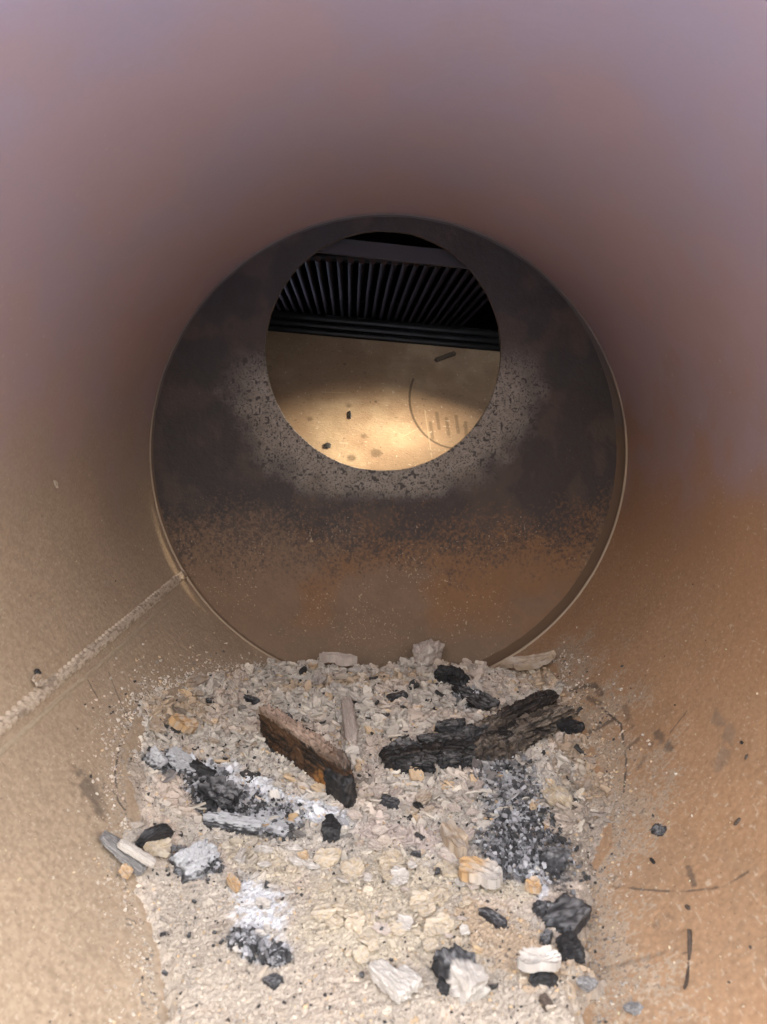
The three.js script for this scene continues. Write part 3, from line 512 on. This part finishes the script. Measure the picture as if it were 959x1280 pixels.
// ---------------------------------------------------------------- charred wood
const grain = (base, pale, amt, thr = 0.55) => (x, y, z, g, l, s) => { const k = n3(x * 3 + s, y * 9 + z * 9, s), d = n3(x * 14 + s, y * 14, z * 14); let c = mix3(base, pale, amt * sm(thr, 0.95, 0.5 + 0.4 * g + 0.5 * (k - 0.5))); const t = 0.75 + 0.5 * d; return [c[0] * t, c[1] * t, c[2] * t]; };
const ashTopped = (inner, ash, amt, thr = 0.3) => (x, y, z, g, l, s) => { const c = inner(x, y, z, g, l, s), k = n3(x * 6 + s, y * 6, z * 6) + 0.4 * (n3(x * 22 + s, y * 22, z * 22) - 0.5); return mix3(c, ash, amt * sm(thr, thr + 0.35, y * 0.5 + 0.15 + 0.6 * (k - 0.5))); };
const BLACK = [0.018, 0.018, 0.019];
{
  // long burnt branch: blocky cracked charcoal on the left, brown in the middle, grey striped wood to the right
  const t = group('burnt_branch'); tag(t, 'long cracked charcoal branch bent upward at its grey right end', 'charred wood');
  const seq = [ // x1,y1,x2,y2, height m, depth m, lift, kind
    [480, 945, 530, 950, 0.017, 0.018, 0.006, 'k'], [490, 967, 548, 963, 0.014, 0.016, 0.004, 'k'], [526, 938, 592, 934, 0.018, 0.020, 0.007, 'k'], [545, 960, 596, 950, 0.014, 0.018, 0.005, 'k'],
    [543, 926, 580, 924, 0.012, 0.012, 0.015, 'k'], [582, 934, 608, 925, 0.015, 0.016, 0.012, 'k'], [588, 954, 634, 940, 0.022, 0.018, 0.006, 'b'], [598, 930, 640, 912, 0.018, 0.018, 0.012, 'b'], [628, 944, 664, 926, 0.016, 0.018, 0.006, 'b'],
  ];
  for (const [x1, y1, x2, y2, h, w, sd] of [[482, 956, 606, 944, 0.016, 0.026, 71], [584, 948, 668, 916, 0.016, 0.026, 72]]) { const s = span(x1, y1, x2, y2); settle(mesh('charred_core', lump(s.len * 1.04, h, w, { seg: [90, 18, 26], k: 5, amp: 0.10, fibre: 0.16, fibreFreq: 36, ends: 0.3, crack: 0.009, seed: sd, colour: grain([0.020, 0.018, 0.017], [0.10, 0.08, 0.06], 0.6) }), M.charred, t), s, 0.003); }
  const kcol = ashTopped(grain(BLACK, [0.16, 0.155, 0.15], 0.8, 0.5), [0.36, 0.35, 0.34], 0.4, 0.5), bcol = ashTopped(grain([0.050, 0.037, 0.028], [0.19, 0.145, 0.105], 0.9, 0.4), [0.40, 0.35, 0.29], 0.45, 0.5);  // pale on the black blocks: ash dust plus lit edges put into the colour
  seq.forEach(([a, b, c, d, h, w, lift, kind], i) => {
    const s = span(a, b, c, d), m = mesh('charcoal_block', lump(s.len * 1.03, h * 0.88, w, { seg: [44, 20, 20], k: 7, amp: 0.12, freq: 3, fibre: 0.16, fibreFreq: 30, ends: 0.22, crack: 0.008, facets: true, seed: 30 + i, colour: kind === 'k' ? kcol : bcol }), M.charred, t);
    settle(m, s, lift * 0.7, (n2(i * 3.7, 1) - 0.5) * 0.5);
  });
  const striped = ashTopped(grain([0.034, 0.027, 0.022], [0.27, 0.21, 0.15], 1, 0.40), [0.36, 0.30, 0.235], 0.55, 0.36);
  let s = span(630, 932, 708, 893); settle(mesh('grey_wood', lump(s.len, 0.015, 0.034, { seg: [80, 20, 34], k: 6, amp: 0.10, fibre: 0.26, fibreFreq: 46, ends: 0.5, crack: 0.013, taper: 0.25, seed: 51, colour: striped }), M.charred, t), s, 0.004, -0.25);
  s = span(622, 917, 694, 882); settle(mesh('charred_rim', lump(s.len, 0.012, 0.010, { seg: [90, 20, 20], k: 6, amp: 0.16, fibre: 0.28, fibreFreq: 44, ends: 0.4, crack: 0.007, seed: 57, bend: -0.06, colour: grain([0.022, 0.018, 0.016], [0.15, 0.10, 0.07], 0.9, 0.5) }), M.charred, t), s, 0.011);
}
{
  const t = group('charred_plank'); tag(t, 'short brown charred plank standing on edge left of centre in the ash', 'charred wood');
  const s = span(332, 925, 436, 1000);
  const col = (x, y, z, g, l, sd) => {
    const k = n3(x * 4 + sd, y * 3, z * 3), f = n3(x * 3 + sd, y * 13, z * 9), d = n3(x * 20 + sd, y * 20, z * 20), block = n3(x * 3.2 + 4, y * 2.4, 2);
    let c = mix3([0.020, 0.015, 0.012], [0.12, 0.062, 0.030], sm(0.35, 0.75, 0.6 * f + 0.4 * block + 0.18 * (x < 0.1 ? 1 : 0) * 0.5));
    c = mix3(c, [0.36, 0.17, 0.05], 0.9 * (1 - sm(0.05, 0.20, Math.hypot(x - 0.52, (y + 0.25) * 0.4) + 0.15 * (k - 0.5))));
    if (y > 0.72) c = mix3(c, [0.40, 0.295, 0.225], 0.9 * sm(0.72, 0.9, y + 0.25 * (d - 0.5)) * (1 - 0.7 * sm(0.3, 0.8, x)));
    const q = 0.7 + 0.6 * d; return [c[0] * q, c[1] * q, c[2] * q];
  };
  const m = mesh('plank_body', lump(s.len * 1.02, 0.041, 0.0095, { seg: [110, 46, 16], k: 10, amp: 0.12, crack: 0.010, bareTop: true, freq: 2.4, fibre: 0.16, fibreFreq: 40, ends: 0.35, seed: 62, colour: col }), M.charred, t);
  settle(m, s, 0.010, 0.10);
  const s2 = span(412, 990, 440, 1008); settle(mesh('charcoal_block', lump(s2.len, 0.022, 0.010, { seg: [24, 16, 10], k: 7, amp: 0.2, fibre: 0.2, seed: 64, colour: grain(BLACK, [0.12, 0.10, 0.08], 0.7) }), M.charred, t), s2, 0.008, 0.16);
}
// single pieces: [name, label, category, x1, y1, x2, y2, thickness, width, lift, kind, where, extra]
const C = {
  black: grain(BLACK, [0.10, 0.10, 0.10], 0.6), soft: ashTopped(grain([0.022, 0.022, 0.024], [0.14, 0.14, 0.145], 0.8, 0.45), [0.56, 0.57, 0.58], 0.85, 0.22), coal: ashTopped(grain([0.022, 0.022, 0.024], [0.12, 0.12, 0.125], 0.9, 0.5), [0.40, 0.40, 0.40], 0.45, 0.48),
  grey: grain([0.15, 0.145, 0.14], [0.40, 0.39, 0.38], 0.9, 0.4), white: grain([0.42, 0.39, 0.35], [0.64, 0.61, 0.56], 0.9, 0.35), cream: grain([0.46, 0.37, 0.25], [0.64, 0.56, 0.43], 0.9, 0.3), orange: grain([0.45, 0.28, 0.13], [0.58, 0.44, 0.28], 0.9, 0.35),
  tan: grain([0.36, 0.275, 0.19], [0.50, 0.405, 0.305], 0.9, 0.35), pink: grain([0.42, 0.35, 0.30], [0.56, 0.485, 0.42], 0.9, 0.35), brown: grain([0.06, 0.045, 0.035], [0.2, 0.15, 0.11], 0.8, 0.4),
};
for (const k of ['cream', 'orange', 'tan', 'pink', 'white']) { const inner = C[k]; C[k] = (x, y, z, g, l, s) => { const q = n3(x * 4 + s, y * 4, z * 4) + 0.7 * (n3(x * 15 + s, y * 15, z * 15) - 0.5); return mix3(inner(x, y, z, g, l, s), [0.47, 0.425, 0.37], 0.55 * sm(0.45, 0.7, q)); }; }
C.halfwhite = (x, y, z, g, l, s) => (z > 0.15 + 0.5 * (n3(x * 3, y * 3, s) - 0.5) ? C.white : C.coal)(x, y, z, g, l, s);
C.toorange = (x, y, z, g, l, s) => mix3(C.orange(x, y, z, g, l, s), C.white(x, y, z, g, l, s), sm(-0.5, 0.4, x + 0.6 * (n3(x * 4, y * 4, s) - 0.5)));
let seedNo = 100;
function piece(name, label, category, x1, y1, x2, y2, th, w, lift, kind, where = 'bed', extra = {}) {
  const s = span(x1, y1, x2, y2, where), big = s.len > 0.022;
  const geo = name === 'ash_flake' && extra.k !== 3 ? flake({ seed: seedNo++, wide: Math.min(1.2, w / s.len), thick: Math.min(0.3, th / s.len * 0.45), curl: extra.bend ? 0.9 : 0.18, ridge: 0.06, nA: 40, nR: 8, colour: C[kind] }).scale(s.len * 1.1, s.len * 1.1, s.len * 1.1)
    : lump(s.len, th, w, { crack: big && name.startsWith('charcoal') && kind !== 'soft' && kind !== 'halfwhite' ? 0.0085 : 0, seg: big ? [44, 20, 30] : [16, 8, 10], ...(name === 'soot_crumb' ? { k: 2.4, amp: 0.35 } : { k: 6, amp: 0.13 }), freq: 3.2, fibre: 0.14, fibreFreq: 34, ends: 0.25, facets: name.startsWith('charcoal'), seed: seedNo++, colour: C[kind], ...extra });
  const m = mesh(name, geo, ['black', 'coal', 'soft', 'brown'].includes(kind) ? M.charred : M.tinted);
  settle(m, s, where === 'bed' && name.startsWith('charcoal') ? lift - 0.0022 : lift, extra.roll || 0); tag(m, label, category, extra.group); return m;
}
piece('charcoal_chunk', 'square black charcoal chunk near the back edge of the ash', 'charcoal', 543, 848, 580, 858, 0.018, 0.026, 0.008, 'black', 'bed', { k: 7 });
piece('charcoal_chunk', 'ash speckled charcoal running down behind the long branch', 'charcoal', 572, 862, 614, 890, 0.012, 0.022, 0.004, 'coal');
piece('charcoal_chunk', 'small dark charcoal crumb at the back above the plank and branch gap', 'charcoal', 484, 877, 508, 872, 0.009, 0.012, 0.004, 'coal');
piece('charcoal_chunk', 'stubby ash capped charcoal at the left edge of the pale ash', 'charcoal', 182, 945, 200, 962, 0.012, 0.014, 0.003, 'soft');
piece('charcoal_chunk', 'flat grey charcoal beside the stubby piece on the left', 'charcoal', 205, 950, 245, 962, 0.010, 0.018, 0.004, 'soft');
piece('charcoal_chunk', 'black charcoal lump at the upper left of the white streaked coals', 'charcoal', 232, 965, 262, 978, 0.014, 0.012, 0.006, 'black');
piece('charcoal_chunk', 'large black charcoal left of the plank under white ash', 'charcoal', 248, 990, 300, 1008, 0.016, 0.028, 0.002, 'coal');
piece('charcoal_chunk', 'long grey black charcoal below the plank dusted white', 'charcoal', 290, 1012, 372, 1036, 0.009, 0.026, 0.000, 'soft');
piece('charcoal_chunk', 'thin grey coal at the foot of the long dusted charcoal', 'charcoal', 262, 1028, 330, 1042, 0.010, 0.012, 0.004, 'soft');
piece('charcoal_chunk', 'round black charcoal ball just below the right end of the plank', 'charcoal', 402, 1040, 427, 1042, 0.012, 0.016, 0.004, 'black', 'bed', { k: 3 });
piece('charcoal_chunk', 'grey and black rounded charcoal near the left ash edge', 'charcoal', 221, 1094, 262, 1072, 0.016, 0.022, 0.003, 'soft', 'bed', { k: 3 });
piece('ash_flake', 'cream flake cupped in a black curled rim at the left edge', 'ash flake', 172, 1072, 205, 1064, 0.007, 0.016, 0.006, 'cream');
piece('bark_rim', 'black curled bark rim around a cream flake at the left edge', 'charcoal', 168, 1062, 204, 1055, 0.009, 0.006, 0.009, 'black', 'bed', { bend: -0.5 });
piece('ash_splinter', 'long whitish grey splinter pointing left off the ash edge', 'ash splinter', 124, 1048, 178, 1092, 0.004, 0.007, 0.003, 'grey', 'bed', { taper: -0.6 });
piece('ash_splinter', 'thin white sliver lying on the grey splinter at the left edge', 'ash splinter', 138, 1068, 182, 1095, 0.004, 0.005, 0.009, 'white');
piece('ash_flake', 'small orange crumb under the splinter at the left edge', 'ash flake', 147, 1090, 160, 1100, 0.008, 0.010, 0.003, 'orange');
piece('charcoal_chunk', 'grey speckled coal directly below the bent branch', 'charcoal', 612, 972, 650, 968, 0.008, 0.030, -0.001, 'soft');
piece('charcoal_chunk', 'large grey speckled coal second below the branch', 'charcoal', 610, 1010, 660, 1005, 0.008, 0.034, -0.001, 'soft');
piece('charcoal_chunk', 'grey speckled coal third below the branch with white patch', 'charcoal', 625, 1050, 680, 1060, 0.008, 0.034, -0.001, 'soft');
piece('charcoal_chunk', 'black nub at the lower right tip of the speckled coals', 'charcoal', 680, 1078, 708, 1090, 0.014, 0.016, 0.005, 'coal');
piece('charcoal_chunk', 'ridged grey black charcoal square at the lower right', 'charcoal', 690, 1138, 728, 1158, 0.008, 0.026, 0.003, 'coal', 'bed', { k: 6, fibre: 0.2, fibreFreq: 60, facets: false });
piece('charcoal_chunk', 'small black piece touching the left of the ridged charcoal', 'charcoal', 668, 1142, 692, 1138, 0.009, 0.011, 0.003, 'coal');
piece('charcoal_chunk', 'fuzzy black lump just below the ridged charcoal', 'charcoal', 694, 1182, 730, 1188, 0.009, 0.016, 0.002, 'black', 'bed', { k: 3, amp: 0.3 });
piece('charcoal_chunk', 'tiny grey coal left of the fuzzy black lump', 'charcoal', 676, 1172, 690, 1178, 0.007, 0.010, 0.002, 'coal');
piece('charcoal_sliver', 'narrow dark sliver in tan ash right of the cream flakes', 'charcoal', 602, 1140, 632, 1160, 0.006, 0.007, 0.003, 'coal');
piece('ash_flake', 'white curled shell of ash with a dark hollow at lower right', 'ash flake', 648, 1222, 700, 1220, 0.009, 0.012, 0.006, 'white', 'bed', { bend: -0.45 });
piece('charcoal_sliver', 'black sliver filling the dark hollow of the white curled shell', 'charcoal', 662, 1226, 696, 1226, 0.008, 0.010, 0.002, 'black', 'bed', { bend: -0.3 });  // black sliver put in for the dark hollow under the curl
piece('charcoal_chunk', 'half black half white charcoal block at the bottom centre', 'charcoal', 556, 1240, 596, 1224, 0.018, 0.026, 0.007, 'halfwhite', 'bed', { k: 6 });
piece('charcoal_sliver', 'dark point beside the half white block at the bottom centre', 'charcoal', 547, 1238, 565, 1236, 0.007, 0.008, 0.004, 'black');
piece('ash_splinter', 'white splinter at the bottom left of the half white block', 'ash splinter', 468, 1220, 508, 1258, 0.007, 0.009, 0.005, 'white');
piece('ash_splinter', 'short white splinter crossing behind the white splinter', 'ash splinter', 498, 1226, 522, 1246, 0.006, 0.008, 0.005, 'white');
piece('charcoal_chunk', 'grey striped crumb alone on the bare steel at bottom right', 'charcoal', 784, 1259, 801, 1267, 0.004, 0.006, 0.001, 'grey', 'wall');
piece('charcoal_chunk', 'bluish grey crumb at the right ash edge near the bottom', 'charcoal', 728, 1227, 742, 1237, 0.004, 0.007, 0.003, 'grey');
piece('charcoal_chunk', 'dark tan crumb below the white curled shell', 'charcoal', 678, 1248, 688, 1264, 0.004, 0.005, 0.003, 'brown');
piece('burnt_twig', 'thin dark burnt twig on bare steel at the lower right', 'twig', 864, 1165, 858, 1240, 0.0016, 0.0022, 0.0003, 'brown', 'wall', { bend: 0.16, taper: 0.45, amp: 0.3, seg: [30, 6, 6] });
piece('soot_crumb', 'dark crumb just above the thin burnt twig', 'charcoal', 857, 1132, 863, 1137, 0.0012, 0.002, 0.0003, 'brown', 'wall');
piece('soot_crumb', 'dark crumb on the right wall level with the speckled coals', 'charcoal', 918, 1032, 926, 1023, 0.0012, 0.0025, 0.0003, 'brown', 'wall');
piece('soot_crumb', 'fuzzy black crumb on bare steel right of the ash spill', 'charcoal', 817, 1035, 831, 1042, 0.003, 0.006, 0.0005, 'coal', 'wall', { amp: 0.5, k: 3, fibre: 0.4 });
piece('soot_crumb', 'small black bit below the fuzzy crumb on the right', 'charcoal', 813, 1073, 819, 1080, 0.0012, 0.002, 0.0003, 'black', 'wall');
piece('soot_crumb', 'black dot high on the right wall beside the grey smudge', 'charcoal', 926, 927, 929, 930, 0.001, 0.0018, 0.0003, 'black', 'wall');
piece('soot_crumb', 'dark brown bit below the black dot on the right wall', 'charcoal', 932, 950, 935, 943, 0.001, 0.0018, 0.0003, 'brown', 'wall');
piece('charcoal_chunk', 'black crumb at the right end of the long branch', 'charcoal', 706, 914, 730, 911, 0.011, 0.011, 0.005, 'black', 'bed', { amp: 0.4 });
piece('charcoal_chunk', 'tiny black bead alone in pale ash below the branch', 'charcoal', 518, 1010, 528, 1014, 0.007, 0.008, 0.003, 'black');
piece('charcoal_chunk', 'dark flat coal left of the tiny black bead', 'charcoal', 476, 1004, 500, 1010, 0.008, 0.010, 0.003, 'coal');
piece('charcoal_chunk', 'dark crumb in fine dust at the lower left', 'charcoal', 332, 1224, 352, 1232, 0.006, 0.008, 0.002, 'coal');
piece('charcoal_sliver', 'thin black sliver behind the top of the plank', 'charcoal', 364, 908, 394, 924, 0.005, 0.006, 0.004, 'black');
piece('charcoal_sliver', 'small dark sliver at the back left of the ash', 'charcoal', 302, 872, 322, 880, 0.006, 0.007, 0.003, 'coal');
piece('ash_splinter', 'grey splinter with black tip right of the plank top', 'ash splinter', 433, 880, 440, 936, 0.008, 0.010, 0.005, 'pink', 'bed');
piece('ash_flake', 'long pale flake with orange left end below the cream heap', 'ash flake', 576, 1096, 628, 1114, 0.011, 0.022, 0.006, 'toorange');
piece('ash_flake', 'small orange flake right of the long pale flake', 'ash flake', 652, 1114, 678, 1120, 0.007, 0.011, 0.004, 'orange');
piece('ash_flake', 'bright orange lump near the back left ash edge', 'ash flake', 210, 908, 236, 910, 0.012, 0.018, 0.005, 'orange', 'bed');
piece('ash_flake', 'pale tan flake at the far left back edge', 'ash flake', 226, 858, 256, 850, 0.010, 0.012, 0.004, 'tan');
piece('ash_flake', 'smooth cream chip under the grey right end of the branch', 'ash flake', 688, 988, 716, 1016, 0.010, 0.016, 0.004, 'cream', 'bed');
piece('ash_flake', 'long tan slab standing in the ash left of the speckled coals', 'ash flake', 556, 1040, 580, 1080, 0.014, 0.014, 0.005, 'tan', 'bed');
piece('ash_flake', 'thin orange curl below the grey rounded charcoal', 'ash flake', 286, 1100, 298, 1124, 0.006, 0.006, 0.004, 'orange');
piece('ash_flake', 'upright crumpled ash lump against the end plate', 'ash flake', 520, 832, 548, 822, 0.024, 0.018, 0.008, 'pink', 'bed', { amp: 0.5, k: 3 });
piece('ash_flake', 'broad pinkish flake at the back edge near the middle', 'ash flake', 398, 828, 444, 834, 0.016, 0.018, 0.006, 'pink');
piece('ash_flake', 'wide tan sheet of ash at the back right corner', 'ash flake', 636, 838, 700, 828, 0.010, 0.022, 0.006, 'tan', 'bed', { fibre: 0.3 });
piece('ash_flake', 'tan chip resting on the long weld seam', 'ash flake', 34, 858, 46, 848, 0.003, 0.010, 0.004, 'tan', 'wall');
piece('soot_crumb', 'black dot above the tan chip on the weld seam', 'charcoal', 40, 840, 46, 845, 0.003, 0.004, 0.0025, 'black', 'wall');
piece('ash_flake', 'pale fleck stuck high on the left barrel wall', 'ash flake', 66, 600, 70, 609, 0.002, 0.0045, 0.001, 'cream', 'wall');
piece('burnt_twig', 'dark twig on the slanted plate under its rail', 'twig', 544, 452, 569, 443, 0.005, 0.0045, 0.002, 'brown', 'slope', { amp: 0.4 });
piece('soot_crumb', 'round black flake low on the slanted plate', 'charcoal', 405, 557, 414, 558, 0.002, 0.008, 0.001, 'black', 'slope');
piece('soot_crumb', 'narrow black flake in the middle of the slanted plate', 'charcoal', 438, 524, 437, 514, 0.002, 0.003, 0.001, 'black', 'slope');

// loose flakes of the heap, each its own: [x range, y range] in the photograph, count, size range
{
  const r = rng(2024);
  const sets = [
    ['chalky cream ash flakes heaped in the lower middle of the bed', 'cream', [405, 595], [1070, 1200], 84, 12, 44, 'cream flakes in the lower middle'],
    ['pale pinkish ash flakes between the plank and the speckled coals', 'pink', [440, 600], [985, 1080], 34, 12, 30, 'pinkish flakes below the branch'],
    ['papery pale ash flakes along the back of the bed', 'white', [340, 680], [832, 905], 40, 10, 30, 'papery flakes at the back'],
    ['tan ash flakes on the left side of the bed', 'tan', [185, 330], [865, 945], 24, 9, 22, 'tan flakes at the left'],
    ['thin whitish shavings of ash below the white streaked coals', 'white', [295, 400], [1055, 1190], 24, 14, 38, 'white shavings at the lower left'],
    ['small grey black coals scattered in the ash', 'coal', [200, 700], [870, 1250], 26, 6, 14, 'scattered small coals'],
  ];
  for (const [label, kind, xr, yr, n, lo, hi, grp] of sets) {
    const protos = [];
    for (let i = 0; i < n; i++) {
      const x = xr[0] + (xr[1] - xr[0]) * r(), y = yr[0] + (yr[1] - yr[0]) * r(), a = r() * 6.283, l = (lo + (hi - lo) * Math.pow(r(), 1.6)) / 2;
      const s = span(x - Math.cos(a) * l, y - Math.sin(a) * l * 0.55, x + Math.cos(a) * l, y + Math.sin(a) * l * 0.55);
      const thin = kind === 'white', coal = kind === 'coal', v = Math.floor(r() * 5); let m;
      if (!protos[v]) { m = protos[v] = mesh(coal ? 'charcoal_crumb' : 'ash_flake', coal ? lump(1, 0.5, 0.6, { seg: [16, 8, 10], facets: true, amp: 0.15, fibre: 0.15, seed: seedNo++, colour: C[kind] }) : flake({ seed: seedNo++, wide: thin ? 0.42 : 0.6 + 0.4 * r(), thick: thin ? 0.06 : 0.10, curl: (r() - 0.3) * 0.6, ridge: 0.06, nA: 34, nR: 6, colour: C[kind === 'cream' && v > 2 ? ['pink', 'white'][v - 3] : v === 3 && kind === 'pink' ? 'tan' : kind] }), coal ? M.charred : M.tinted); }
      else { m = protos[v].clone(); m.name = numbered(coal ? 'charcoal_crumb' : 'ash_flake'); scene.add(m); }
      m.scale.setScalar(Math.min(s.len, 0.034)); s.up.add(V((r() - 0.5) * 0.9, 0, (r() - 0.5) * 0.9 + 0.15)); s.up.addScaledVector(s.ax, -s.up.dot(s.ax)).normalize();
      settle(m, s, 0.0014 + 0.0025 * r(), 0); tag(m, label, coal ? 'charcoal' : 'ash flake', grp);
    }
  }
}
renderer.render(scene, camera);
